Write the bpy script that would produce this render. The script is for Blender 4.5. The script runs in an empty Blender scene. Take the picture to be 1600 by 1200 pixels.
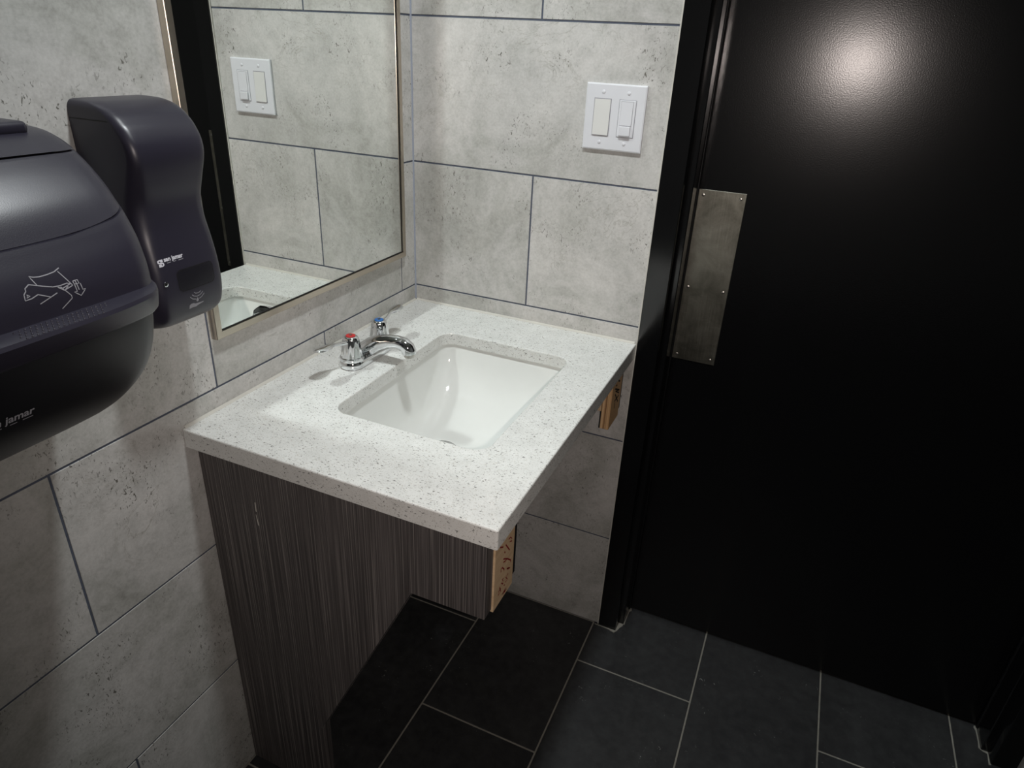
import bpy, bmesh, math, random
from mathutils import Vector, Matrix
from mathutils.bvhtree import BVHTree
random.seed(7)
sc = bpy.context.scene
C = sc.collection
PI = math.pi

# ------------------------------------------------------------------ camera, world, lights, exposure
cam_d = bpy.data.cameras.new('camera'); cam = bpy.data.objects.new('camera', cam_d); C.objects.link(cam)
YAW, PITCH, ROLL = -0.39505, -0.46475, 0.05066
fw = Vector((math.sin(YAW)*math.cos(PITCH), math.cos(YAW)*math.cos(PITCH), math.sin(PITCH)))
rt = fw.cross(Vector((0, 0, 1))).normalized(); up = rt.cross(fw)
r2 = math.cos(ROLL)*rt + math.sin(ROLL)*up; u2 = -math.sin(ROLL)*rt + math.cos(ROLL)*up
M4 = Matrix(((r2.x, u2.x, -fw.x, 0.8965), (r2.y, u2.y, -fw.y, -1.4648), (r2.z, u2.z, -fw.z, 1.4984), (0, 0, 0, 1)))
cam.matrix_world = M4
cam_d.sensor_width = 36.0; cam_d.lens = 1066.5/1600*36.0; cam_d.clip_start = 0.02
sc.camera = cam

w = bpy.data.worlds.new('world'); sc.world = w; w.use_nodes = True
w.node_tree.nodes['Background'].inputs[0].default_value = (0.9, 0.95, 1.0, 1)
w.node_tree.nodes['Background'].inputs[1].default_value = 0.01

CEIL = 2.40
LAMP = (0.56, -0.66)
def lamp_light():
    d = bpy.data.lights.new('downlight_light', 'AREA'); d.shape = 'DISK'; d.size = 0.12
    d.energy = 14.4; d.color = (0.945, 0.99, 1.0)
    o = bpy.data.objects.new('downlight_light', d); C.objects.link(o)
    o.location = (LAMP[0], LAMP[1], CEIL-0.022)
    f = bpy.data.lights.new('phone_flash', 'SPOT'); f.energy = 26.5; f.spot_size = math.radians(101); f.spot_blend = 1.0; f.shadow_soft_size = 0.006
    f.color = (1.0, 0.88, 0.82)
    o = bpy.data.objects.new('phone_flash', f); C.objects.link(o); o.location = (0.945, -1.455, 1.493); o.rotation_euler = M4.to_euler()
lamp_light()

sc.view_settings.view_transform = 'Standard'; sc.view_settings.look = 'None'
sc.view_settings.exposure = 0.0; sc.view_settings.gamma = 1.0
sc.view_settings.use_curve_mapping = False
sc.cycles.use_guiding = True
sc.cycles.use_surface_guiding = True
sc.cycles.guiding_training_samples = 64
sc.cycles.max_bounces = 10; sc.cycles.diffuse_bounces = 5; sc.cycles.glossy_bounces = 6
sc.cycles.caustics_reflective = True; sc.cycles.blur_glossy = 0.0
sc.cycles.sample_clamp_indirect = 6.0
sc.cycles.use_denoising = True

# ------------------------------------------------------------------ helpers
def s2l(c):
    return tuple(((x/255)/12.92 if x/255 <= 0.04045 else ((x/255+0.055)/1.055)**2.4) for x in c) + (1,)

class NT:
    def __init__(s, name):
        s.m = bpy.data.materials.new(name); s.m.use_nodes = True; s.t = s.m.node_tree
        s.b = s.t.nodes['Principled BSDF']
    def n(s, typ, **kw):
        nd = s.t.nodes.new(typ)
        for k, v in kw.items():
            if isinstance(k, str) and hasattr(nd, k): setattr(nd, k, v)
        return nd
    def l(s, a, b): s.t.links.new(a, b)
    def coords(s, scale=(1, 1, 1), rnd=False):
        tc = s.n('ShaderNodeTexCoord'); mp = s.n('ShaderNodeMapping'); mp.inputs['Scale'].default_value = scale
        s.l(tc.outputs['Object'], mp.inputs['Vector'])
        if rnd:
            oi = s.n('ShaderNodeObjectInfo'); mu = s.n('ShaderNodeMath', operation='MULTIPLY'); mu.inputs[1].default_value = 57.0
            s.l(oi.outputs['Random'], mu.inputs[0]); cb = s.n('ShaderNodeCombineXYZ')
            for i in range(3): s.l(mu.outputs[0], cb.inputs[i])
            s.l(cb.outputs[0], mp.inputs['Location'])
        return mp.outputs[0]
    def noise(s, v, scale, detail=4, rough=0.55, dist=0.0):
        n = s.n('ShaderNodeTexNoise'); n.inputs['Scale'].default_value = scale; n.inputs['Detail'].default_value = detail
        n.inputs['Roughness'].default_value = rough; n.inputs['Distortion'].default_value = dist
        s.l(v, n.inputs['Vector']); return n.outputs['Fac']
    def ramp(s, f, stops):
        r = s.n('ShaderNodeValToRGB'); e = r.color_ramp.elements
        while len(e) < len(stops): e.new(0.5)
        for i, (p, c) in enumerate(stops):
            e[i].position = p; e[i].color = c if len(c) == 4 else s2l(c)
        s.l(f, r.inputs[0]); return r.outputs['Color']
    def mix(s, f, a, b, mode='MIX'):
        x = s.n('ShaderNodeMix', data_type='RGBA', blend_type=mode)
        if isinstance(f, (int, float)): x.inputs[0].default_value = f
        else: s.l(f, x.inputs[0])
        for v, i in ((a, 6), (b, 7)):
            if isinstance(v, tuple): x.inputs[i].default_value = v
            else: s.l(v, x.inputs[i])
        return x.outputs[2]
    def bump(s, h, strength=0.3, dist=0.002):
        b = s.n('ShaderNodeBump'); b.inputs['Strength'].default_value = strength; b.inputs['Distance'].default_value = dist
        s.l(h, b.inputs['Height']); s.l(b.outputs[0], s.b.inputs['Normal'])
    def col(s, c):
        if isinstance(c, tuple): s.b.inputs['Base Color'].default_value = c if len(c) == 4 else s2l(c)
        else: s.l(c, s.b.inputs['Base Color'])
    def set(s, **kw):
        for k, v in kw.items():
            i = s.b.inputs[k.replace('_', ' ')]
            if isinstance(v, (int, float)): i.default_value = v
            else: s.l(v, i)
        return s
BLK, WHT = (0, 0, 0, 1), (1, 1, 1, 1)

def simple(name, c, rough=0.5, metal=0.0, spec=0.5, nscale=0, namp=0.1):
    m = NT(name)
    if nscale:
        v = m.coords(); f = m.noise(v, nscale, 5)
        a = s2l(c); d = tuple(x*(1-namp) for x in a[:3])+(1,); l = tuple(min(1, x*(1+namp)) for x in a[:3])+(1,)
        m.col(m.ramp(f, [(0.3, d), (0.7, l)]))
    else: m.col(c)
    m.set(Roughness=rough, Metallic=metal, Specular_IOR_Level=spec); return m.m

def mat_tile():
    m = NT('concrete_tile'); v = m.coords((1, 1, 1), True)
    big = m.noise(v, 4.0, 8, 0.66, 0.9)
    c1 = m.ramp(big, [(0.30, (140, 140, 134)), (0.42, (165, 165, 160)), (0.52, (184, 183, 180)), (0.66, (200, 198, 195))])
    fine = m.noise(v, 42.0, 8, 0.75)
    c2 = m.mix(0.24, c1, m.ramp(fine, [(0.33, (112, 110, 104)), (0.50, (176, 175, 171)), (0.68, (204, 203, 199))]))
    grit = m.noise(v, 190.0, 3, 0.6)
    c2 = m.mix(0.10, c2, m.ramp(grit, [(0.36, (112, 110, 105)), (0.60, (206, 205, 201))]))
    # pits: small dark marks in drifting clusters
    vs = m.coords((1, 1, 0.55), True)
    pit = m.noise(vs, 225.0, 2, 0.5, 1.2)
    pm = m.ramp(pit, [(0.62, BLK), (0.67, WHT)])
    msk = m.ramp(m.noise(v, 9.0, 4), [(0.48, BLK), (0.62, WHT)])
    pf = m.mix(1.0, pm, msk, 'MULTIPLY')
    c3 = m.mix(pf, c2, s2l((100, 98, 92)))
    vein = m.noise(v, 7.0, 6, 0.62, 2.2)
    vr = m.ramp(vein, [(0.487, BLK), (0.5, WHT), (0.513, BLK)])
    vm = m.mix(1.0, vr, m.ramp(m.noise(v, 4.0, 2), [(0.5, BLK), (0.68, WHT)]), 'MULTIPLY')
    c4 = m.mix(m.mix(1.0, vm, (0.5, 0.5, 0.5, 1), 'MULTIPLY'), c3, s2l((128, 125, 114)))
    m.col(c4); m.set(Roughness=0.42, Specular_IOR_Level=0.4)
    m.bump(m.mix(0.5, pf, m.ramp(fine, [(0.3, WHT), (0.7, BLK)])), -0.25 if False else 0.12, 0.001)
    return m.m

def mat_floor():
    m = NT('black_slate_tile'); v = m.coords((1, 1, 1), True)
    f = m.noise(v, 6.0, 7, 0.6, 0.4); g = m.noise(v, 45.0, 6, 0.65)
    c = m.mix(0.4, m.ramp(f, [(0.3, (27, 27, 28)), (0.7, (45, 46, 46))]), m.ramp(g, [(0.35, (24, 25, 27)), (0.7, (58, 59, 60))]))
    sc_ = m.ramp(m.noise(v, 60.0, 3, 0.5, 3.0), [(0.68, BLK), (0.73, WHT)])
    sm = m.ramp(m.noise(v, 12.0, 3), [(0.53, BLK), (0.63, WHT)])
    m.col(m.mix(m.mix(1.0, sc_, sm, 'MULTIPLY'), c, s2l((120, 120, 118))))
    m.set(Roughness=0.55, Specular_IOR_Level=0.4); m.bump(g, 0.15, 0.001); return m.m

def mat_quartz():
    m = NT('speckled_quartz'); v = m.coords()
    c = m.ramp(m.noise(v, 30.0, 5), [(0.3, (202, 203, 200)), (0.7, (213, 214, 211))])
    vx = m.coords((1, 1.7, 1.5))
    s1 = m.ramp(m.noise(vx, 210.0, 1, 0.4, 0.9), [(0.665, BLK), (0.70, WHT)])
    s2 = m.ramp(m.noise(vx, 430.0, 1, 0.4, 0.6), [(0.625, BLK), (0.69, WHT)])
    s3 = m.ramp(m.noise(v, 330.0, 1), [(0.28, WHT), (0.33, BLK)])
    c = m.mix(m.mix(1.0, s2, (0.42, 0.42, 0.42, 1), 'MULTIPLY'), c, s2l((128, 122, 112)))
    c = m.mix(m.mix(1.0, s3, (0.5, 0.5, 0.5, 1), 'MULTIPLY'), c, s2l((160, 150, 135)))
    c = m.mix(m.mix(1.0, s1, (0.8, 0.8, 0.8, 1), 'MULTIPLY'), c, s2l((75, 74, 70)))
    m.col(c); m.set(Roughness=0.22, Specular_IOR_Level=0.5); return m.m

def mat_wood():
    m = NT('dark_striated_laminate'); v = m.coords((1, 1, 0.006))
    a = m.noise(v, 430.0, 2, 0.6); b = m.noise(m.coords((1, 1, 0.06)), 14.0, 4, 0.6)
    c = m.ramp(a, [(0.34, (40, 38, 38)), (0.49, (70, 66, 65)), (0.58, (104, 99, 97)), (0.70, (150, 145, 140))])
    c = m.mix(0.4, c, m.ramp(b, [(0.3, (62, 58, 58)), (0.7, (98, 93, 92))]))
    m.col(c); m.set(Roughness=0.5, Specular_IOR_Level=0.35); m.bump(a, 0.5, 0.0015); return m.m

def mat_ply(edge=False):
    m = NT('plywood_edge' if edge else 'plywood_face')
    v = m.coords((160, 1, 1) if edge else (3, 3, 40))
    f = m.noise(v, 1.0 if edge else 1.5, 3, 0.6)
    m.col(m.ramp(f, [(0.38, (120, 86, 58)), (0.5, (188, 150, 106)), (0.62, (208, 174, 134))] if edge else [(0.3, (178, 150, 116)), (0.7, (204, 178, 144))]))
    m.set(Roughness=0.7); return m.m

def mat_brushed(name, c, rough, sx=(1, 1, 60), amp=0.12):
    m = NT(name); v = m.coords(sx); f = m.noise(v, 12.0, 4, 0.6)
    m.col(c); m.set(Metallic=1.0); r = m.n('ShaderNodeMapRange'); r.inputs['To Min'].default_value = rough-amp; r.inputs['To Max'].default_value = rough+amp
    m.l(f, r.inputs[0]); m.set(Roughness=r.outputs[0]); return m

def mat_pushplate():
    m = mat_brushed('worn_brushed_steel', (150, 148, 138), 0.37, (40, 40, 1.0), 0.1)
    v = m.coords(); d = m.noise(v, 14.0, 6, 0.65, 0.5)
    sc_ = m.ramp(m.noise(m.coords((1, 1, 6)), 25.0, 2, 0.5, 2.0), [(0.493, BLK), (0.5, WHT), (0.507, BLK)])
    c = m.ramp(d, [(0.3, (112, 110, 100)), (0.7, (165, 163, 152))])
    m.col(m.mix(m.mix(1.0, sc_, (0.25, 0.25, 0.25, 1), 'MULTIPLY'), c, s2l((205, 200, 190)))); return m.m

def mat_black_paint(name, rough, bump=0.0, spec=0.5, base=(9, 9, 10)):
    m = NT(name); v = m.coords(); m.col(base); m.set(Roughness=rough, Specular_IOR_Level=spec)
    if bump: m.bump(m.noise(v, 420.0, 2, 0.5), bump, 0.0004)
    return m.m

def mat_plastic(name, c, rough, spec=0.5):
    m = NT(name); v = m.coords(); m.col(c); m.set(Roughness=rough, Specular_IOR_Level=spec)
    m.bump(m.noise(v, 900.0, 2, 0.5), 0.12, 0.0004); return m.m

def mat_emit(name, c, st):
    m = NT(name); m.col(c); m.b.inputs['Emission Color'].default_value = s2l(c); m.b.inputs['Emission Strength'].default_value = st; return m.m

MT = dict(
    tile=mat_tile(), floor=mat_floor(), quartz=mat_quartz(), wood=mat_wood(), ply=mat_ply(), plye=mat_ply(True),
    grout=simple('blue_grey_grout', (76, 82, 95), 0.9, nscale=60, namp=0.15),
    fgrout=simple('light_grey_grout', (128, 126, 118), 0.9, nscale=60, namp=0.12),
    white_paint=simple('ceiling_paint', (214, 214, 208), 0.9, nscale=40, namp=0.03),
    plate=simple('white_plastic', (208, 209, 213), 0.35, nscale=20, namp=0.01),
    rocker=simple('ivory_white_plastic', (208, 208, 205), 0.3, nscale=20, namp=0.01),
    porcelain=simple('porcelain', (214, 216, 213), 0.06, nscale=10, namp=0.01),
    chrome=simple('chrome', (232, 234, 236), 0.05, 1.0, nscale=10, namp=0.01),
    mirror=simple('mirror_glass', (236, 239, 236), 0.0, 1.0),
    mframe=mat_brushed('brushed_mirror_frame', (196, 186, 172), 0.3, (40, 40, 1.5), 0.06).m,
    pushplate=mat_pushplate(),
    screw=simple('steel_screw', (190, 186, 180), 0.3, 1.0, nscale=80, namp=0.1),
    door=mat_black_paint('black_door_paint', 0.205, 0.22, 0.5),
    frame=mat_black_paint('black_frame_paint', 0.15, 0.03, 0.75),
    gasket=mat_black_paint('black_rubber_seal', 0.4, 0.1, 0.5),
    disp=mat_plastic('smoke_black_plastic', (37, 35, 46), 0.36),
    dispdark=mat_plastic('deep_black_plastic', (15, 15, 19), 0.4),
    dispglossy=mat_plastic('translucent_black_plastic', (25, 24, 30), 0.30),
    print=simple('pale_print', (196, 196, 204), 0.6, nscale=200, namp=0.04),
    printgrey=simple('grey_print', (138, 138, 144), 0.6, nscale=200, namp=0.04),
    redcap=simple('red_cap', (172, 34, 36), 0.3, nscale=50, namp=0.05),
    bluecap=simple('blue_cap', (34, 92, 156), 0.3, nscale=50, namp=0.05),
    redink=simple('red_marker', (128, 22, 24), 0.7, nscale=200, namp=0.1),
    blackink=simple('black_marker', (18, 16, 15), 0.7, nscale=200, namp=0.1),
    darkhole=simple('dark_void', (6, 6, 6), 0.6, nscale=50, namp=0.1),
    sealant=simple('corner_sealant', (140, 146, 158), 0.6, nscale=80, namp=0.05),
    caulk=simple('pale_caulk', (186, 184, 176), 0.6, nscale=80, namp=0.05),
    lens=mat_emit('downlight_lens', (240, 250, 245), 1.0),
)

def mesh_obj(name, bm, mat, parent=None, loc=None, smooth=None, rot=None):
    me = bpy.data.meshes.new(name); bmesh.ops.recalc_face_normals(bm, faces=bm.faces); bm.to_mesh(me); bm.free()
    if smooth is not None:
        me.shade_smooth(); me.set_sharp_from_angle(angle=math.radians(smooth))
    for x in (mat if isinstance(mat, (list, tuple)) else [mat]): me.materials.append(MT[x])
    return link(name, me, parent, loc, rot)
def link(name, me, parent=None, loc=None, rot=None):
    o = bpy.data.objects.new(name, me); C.objects.link(o)
    if parent: o.parent = parent
    if loc: o.location = loc
    if rot: o.rotation_euler = rot
    return o
def tag(o, label=None, cat=None, group=None, kind=None):
    for k, v in (('label', label), ('category', cat), ('group', group), ('kind', kind)):
        if v: o[k] = v
    return o
def thing(name, loc, label, cat, group=None):
    o = bpy.data.objects.new(name, None); C.objects.link(o); o.location = loc; o.empty_display_size = 0.05
    return tag(o, label, cat, group)
def box(bm, a, b, bev=0.0, seg=1):
    n = bmesh.new(); bmesh.ops.create_cube(n, size=1.0)
    for v in n.verts: v.co = Vector([(a[i]+b[i])/2 + v.co[i]*(b[i]-a[i]) for i in range(3)])
    if bev: bmesh.ops.bevel(n, geom=n.edges[:], offset=bev, segments=seg, profile=0.5, affect='EDGES', clamp_overlap=True)
    join(bm, n); return bm
def join(bm, n):
    me = bpy.data.meshes.new('tmp'); n.to_mesh(me); n.free(); bm.from_mesh(me); bpy.data.meshes.remove(me)
def B(a, b, bev=0.0, seg=1): return box(bmesh.new(), a, b, bev, seg)
def prism(bm, poly, axis, lo, hi):
    """extrude a 2-D polygon along an axis; poly holds the two other coordinates in order"""
    def P(p, t):
        q = list(p); q.insert(axis, t); return Vector(q)
    a = [bm.verts.new(P(p, lo)) for p in poly]; b = [bm.verts.new(P(p, hi)) for p in poly]; n = len(poly)
    bm.faces.new(a); bm.faces.new(b[::-1])
    for i in range(n): bm.faces.new((a[i], b[i], b[(i+1) % n], a[(i+1) % n]))
    return bm
def loft(bm, rings, close=True, cap0=True, cap1=True):
    vs = [[bm.verts.new(p) for p in r] for r in rings]; n = len(vs[0])
    for a, b in zip(vs, vs[1:]):
        for i in range(n if close else n-1):
            bm.faces.new((a[i], a[(i+1) % n], b[(i+1) % n], b[i]))
    if cap0: bm.faces.new(vs[0][::-1])
    if cap1: bm.faces.new(vs[-1])
    return bm
def circ(c, r, axis, n=24):
    a = Vector(axis).normalized(); t = Vector((0, 0, 1)) if abs(a.z) < 0.9 else Vector((1, 0, 0))
    e1 = a.cross(t).normalized(); e2 = a.cross(e1)
    return [Vector(c)+r*(math.cos(2*PI*i/n)*e1+math.sin(2*PI*i/n)*e2) for i in range(n)]
def lathe(bm, prof, c=(0, 0, 0), n=28):
    return loft(bm, [[Vector((c[0]+r*math.cos(2*PI*i/n), c[1]+r*math.sin(2*PI*i/n), c[2]+z)) for i in range(n)] for r, z in prof])
def tube(bm, pts, rads, n=14, flat=None):
    """swept ellipse; rads = (side, up) radii"""
    rings = []
    for i, p in enumerate(pts):
        d = (Vector(pts[min(i+1, len(pts)-1)])-Vector(pts[max(i-1, 0)])).normalized()
        s = d.cross(Vector((0, 0, 1))); s = s.normalized() if s.length > 1e-4 else Vector((0, 1, 0)); u = s.cross(d)
        a, b = rads[i]
        rings.append([Vector(p)+a*math.cos(2*PI*k/n)*s+b*math.sin(2*PI*k/n)*u for k in range(n)])
    return loft(bm, rings)
def rrect(cx, cy, hx, hy, r, z, seg=6):
    out = []
    for k, (sx, sy) in enumerate(((1, 1), (-1, 1), (-1, -1), (1, -1))):
        for i in range(seg+1):
            t = PI/2*k + PI/2*i/seg
            out.append(Vector((cx+sx*(hx-r)+r*math.cos(t), cy+sy*(hy-r)+r*math.sin(t), z)))
    return out

# ------------------------------------------------------------------ room shell
P_, Q_, GR = 0.308, 0.613, 0.0040     # tile row pitch, tile length pitch, joint width
XR, YB = 2.45, -3.40                 # right wall, rear wall
DX0, DX1 = 0.597, 1.631              # outer edges of door frame
TH = 0.009
_tilecache = {}
def tile_mesh(w, h, axis, mat='tile'):
    k = (round(w, 4), round(h, 4), axis, mat)
    if k not in _tilecache:
        if axis == 0: bm = B((-TH, -w/2, -h/2), (0, w/2, h/2), 0.0004)
        elif axis == 1: bm = B((-w/2, 0, -h/2), (w/2, TH, h/2), 0.0004)
        else: bm = B((-w/2, -h/2, -TH), (w/2, h/2, 0), 0.0010)
        me = bpy.data.meshes.new('tile'); bmesh.ops.recalc_face_normals(bm, faces=bm.faces); bm.to_mesh(me); bm.free(); me.materials.append(MT[mat]); _tilecache[k] = me
    return _tilecache[k]
def put_tile(parent, axis, u0, u1, v0, v1, at=0.0, mat='tile'):
    w, h = u1-u0-GR, v1-v0-GR
    if w < 0.004 or h < 0.004: return
    me = tile_mesh(w, h, axis, mat); c = ((u0+u1)/2, (v0+v1)/2)
    loc = (at, c[0], c[1]) if axis == 0 else ((c[0], at, c[1]) if axis == 1 else (c[0], c[1], at))
    link('tile', me, parent, loc)
def rows(): 
    z, k = 0.0, 0
    while z < CEIL-0.01:
        yield k, z, min(z+P_, CEIL); z += P_; k += 1
def fill_row(parent, axis, k, z0, z1, lo, hi, joint, at=0.0):
    js = [joint + i*Q_ for i in range(-10, 11)]
    js = sorted([lo]+[j for j in js if lo+0.02 < j < hi-0.02]+[hi])
    for a, b in zip(js, js[1:]): put_tile(parent, axis, a, b, z0, z1, at)

GD = 0.0012   # grout recess
wl = tag(mesh_obj('wall_left', B((-0.10, YB, 0), (-GD, 0.12, CEIL)), 'grout'), 'grey concrete-look tiled wall carrying the mirror and dispensers', None, None, 'structure')
for k, z0, z1 in rows():
    fill_row(wl, 0, k, z0, z1, YB, 0.0, -0.0631 if k % 2 else -0.375)
bm = bmesh.new(); box(bm, (0.0, GD, 0), (DX0, 0.14, CEIL)); box(bm, (DX1, GD, 0), (XR, 0.14, CEIL)); box(bm, (DX0, GD, 2.085), (DX1, 0.14, CEIL))
wb = tag(mesh_obj('wall_back', bm, 'grout'), 'grey concrete-look tiled wall with the light switch and black door', None, None, 'structure')
for k, z0, z1 in rows():
    if z0 < 2.085-0.02:
        zt = min(z1, 2.085) if z1 > 2.085 else z1
        fill_row(wb, 1, k, z0, z1, 0.0, DX0, 0.311 if k % 2 else 0.0045)
        fill_row(wb, 1, k, z0, z1, DX1, XR, 0.311 if k % 2 else 0.0045)
        if z1 > 2.085: put_tile(wb, 1, DX0, DX1, 2.085, z1)
    else: fill_row(wb, 1, k, z0, z1, 0.0, XR, 0.311 if k % 2 else 0.0045)
wr = tag(mesh_obj('wall_right', B((XR+GD, YB, 0), (XR+0.1, 0.14, CEIL)), 'tile'), 'grey tiled wall right of the black door', None, None, 'structure')
wz = tag(mesh_obj('wall_rear', B((-0.1, YB-0.1, 0), (XR+0.1, YB, CEIL)), 'tile'), 'grey tiled wall behind the viewer', None, None, 'structure')
ce = tag(mesh_obj('ceiling', B((-0.1, YB-0.1, CEIL), (XR+0.1, 0.14, CEIL+0.08)), 'white_paint'), 'plain white ceiling with a round downlight', None, None, 'structure')
fl = tag(mesh_obj('floor', B((-0.1, YB-0.1, -0.08), (XR+0.1, 0.30, -GD)), 'fgrout'), 'black slate-look floor tiles with pale grout joints', None, None, 'structure')
x0 = 0.2735
for k in range(-1, 8):
    a, b = max(x0+k*P_, 0.0), min(x0+(k+1)*P_, XR)
    off = -0.151 if k % 2 else -0.454
    js = sorted([YB]+[j for j in [off+i*Q_ for i in range(-7, 3)] if YB+0.02 < j < 0.13]+[0.15])
    for c, d in zip(js, js[1:]):
        hi = min(d, 0.0) if (b < DX0+0.02 or a > DX1-0.1) and d > 0 else d
        put_tile(fl, 2, a, b, c, hi, 0.0, 'floor')

# pale caulk / tile edge along the door frame and the inside corner
tr = mesh_obj('trim_2', B((DX0-0.0035, -0.003, 0.001), (DX0-0.0004, 0.0, CEIL-0.05)), 'caulk'); tag(tr, 'pale caulk bead along the black door frame', None, None, 'structure')
bm = prism(bmesh.new(), [(0, 0), (0.003, 0), (0.0021, -0.0021), (0, -0.003)], 2, 0.886, CEIL-0.002)
tag(mesh_obj('trim_3', bm, 'sealant'), 'blue-grey sealant line in the wall corner', None, None, 'structure')

# ------------------------------------------------------------------ door and frame
HD = 2.03
def jamb_profile(sgn, xo):
    # outline in (x, y): face, return, stop step, rabbet back to the door
    pts = [(0, -0.006), (0.049, -0.006), (0.050, -0.004), (0.050, 0.026), (0.0505, 0.028), (0.0635, 0.028), (0.065, 0.030), (0.065, 0.098), (0.050, 0.098), (0.050, 0.139), (0, 0.139)]
    return [(xo+sgn*x, y) for x, y in pts]
frm = tag(mesh_obj('trim_1', prism(bmesh.new(), jamb_profile(1, DX0), 2, 0.0015, HD+0.055), 'frame', smooth=30), 'black painted metal door frame beside the tiled wall', None, None, 'structure')
mesh_obj('jamb', prism(bmesh.new(), jamb_profile(-1, DX1), 2, 0.0015, HD+0.055), 'frame', frm, smooth=30)
hp = [(y, HD+0.055-x) for x, y in [(p[0]-DX0, p[1]) for p in jamb_profile(1, DX0)]]
mesh_obj('head_jamb', prism(bmesh.new(), hp, 0, DX0+0.0505, DX1-0.0505), 'frame', frm, smooth=30)
for s, xx in ((1, DX0), (-1, DX1)):
    rings = []
    for z in (0.004, HD-0.005):
        rings.append([Vector((xx+s*(0.0652+0.0030*math.sin(t)), 0.0935-0.0045*math.cos(t), z)) for t in [PI*i/10 for i in range(11)]])
    mesh_obj('seal_strip', loft(bmesh.new(), rings), 'gasket', frm, smooth=60)
def mortar(pts, zt):
    bm = bmesh.new(); prism(bm, pts, 2, 0.0001, zt); mesh_obj('mortar_patch', bm, 'fgrout', frm)
mortar([(0.585, -0.0065), (0.600, -0.0068), (0.625, -0.0068), (0.6475, -0.0068), (0.6500, -0.010), (0.646, -0.0155), (0.637, -0.0135), (0.626, -0.0105), (0.606, -0.0090), (0.588, -0.0085)], 0.0022)
mortar([(0.6478, -0.006), (0.6478, 0.027), (0.6620, 0.0275), (0.6625, 0.020), (0.6575, 0.012), (0.6530, -0.004), (0.6500, -0.010)], 0.0018)
mortar([(0.6625, 0.027), (0.6625, 0.097), (0.6680, 0.0985), (0.6705, 0.090), (0.6660, 0.084), (0.6655, 0.060), (0.6650, 0.036), (0.6660, 0.028)], 0.002)
mortar([(1.5655, 0.030), (1.5655, 0.097), (1.5610, 0.099), (1.5590, 0.092), (1.5625, 0.084), (1.5630, 0.050), (1.5615, 0.031), (1.5705, 0.0245), (1.5790, 0.0220), (1.5775, -0.010), (1.5825, -0.009), (1.5825, 0.0275)], 0.0015)
YD = 0.100
door = tag(mesh_obj('door_1', B((DX0+0.052, YD, 0.008), (DX1-0.052, YD+0.042, HD), 0.002), 'door'), 'plain black painted door with a steel push plate', None, None, 'structure')
px0, px1, pz0, pz1 = 0.664, 0.7655, 0.826, 1.230
pp = mesh_obj('push_plate', B((px0, YD-0.0022, pz0), (px1, YD+0.0005, pz1), 0.0008), 'pushplate', door); pp['label'] = 'worn brushed steel push plate'
def screw(parent, c, axis, r=0.004, mat='screw'):
    n = 12; a = Vector(axis); bm = bmesh.new()
    loft(bm, [circ(Vector(c), r, a, n), circ(Vector(c)+a*r*0.25, r*0.92, a, n), circ(Vector(c)+a*r*0.42, r*0.5, a, n)])
    o = mesh_obj('screw', bm, mat, parent, smooth=50)
    return o
for zz in (pz0+0.012, (pz0+pz1)/2-0.02, pz1-0.012):
    for xx in (px0+0.011, px1-0.011): screw(pp, (xx, YD-0.0022, zz), (0, -1, 0), 0.0036)

# ------------------------------------------------------------------ mirror
my0, my1, mz0, mz1, md = -0.671, -0.062, 1.0155, 1.93, 0.0133
mi = thing('wall_mirror', (0, (my0+my1)/2, mz0), 'rectangular wall mirror in a thin brushed steel frame above the counter', 'mirror')
L0 = Vector(mi.location)
def R(o_, bm):
    for v in bm.verts: v.co -= o_
    return bm
fwid = 0.0125
def frame_bar(a, b, inner):
    # mitred bar between two outer corners with a small lip toward the glass
    pass
corn_o = [(my0, mz0), (my1, mz0), (my1, mz1), (my0, mz1)]
corn_i = [(my0+fwid, mz0+fwid), (my1-fwid, mz0+fwid), (my1-fwid, mz1-fwid), (my0+fwid, mz1-fwid)]
for i in range(4):
    j = (i+1) % 4
    bm = bmesh.new()
    def ring(o, n): return [Vector((0.0003, *o)), Vector((md-0.0008, *o)), Vector((md, o[0]*0.93+n[0]*0.07, o[1]*0.93+n[1]*0.07)), Vector((md, *n)), Vector((0.0003, *n))]
    loft(bm, [ring(corn_o[i], corn_i[i]), ring(corn_o[j], corn_i[j])])
    mesh_obj('frame_bar', R(L0, bm), 'mframe', mi)
gx = md-0.0035
mesh_obj('mirror_glass', R(L0, B((0.004, my0+fwid+0.0002, mz0+fwid+0.0002), (gx, my1-fwid-0.0002, mz1-fwid-0.0002))), 'mirror', mi)

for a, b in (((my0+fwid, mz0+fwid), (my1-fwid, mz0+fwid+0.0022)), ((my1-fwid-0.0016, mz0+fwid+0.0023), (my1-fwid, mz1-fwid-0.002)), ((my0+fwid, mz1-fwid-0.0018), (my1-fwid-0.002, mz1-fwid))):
    mesh_obj('edge_reflection_bar', R(L0, B((gx-0.0005, a[0], a[1]), (gx+0.0012, b[0], b[1]))), 'darkhole', mi)  # dark bars painted in as the reflection of the frame's inner edge

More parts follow.
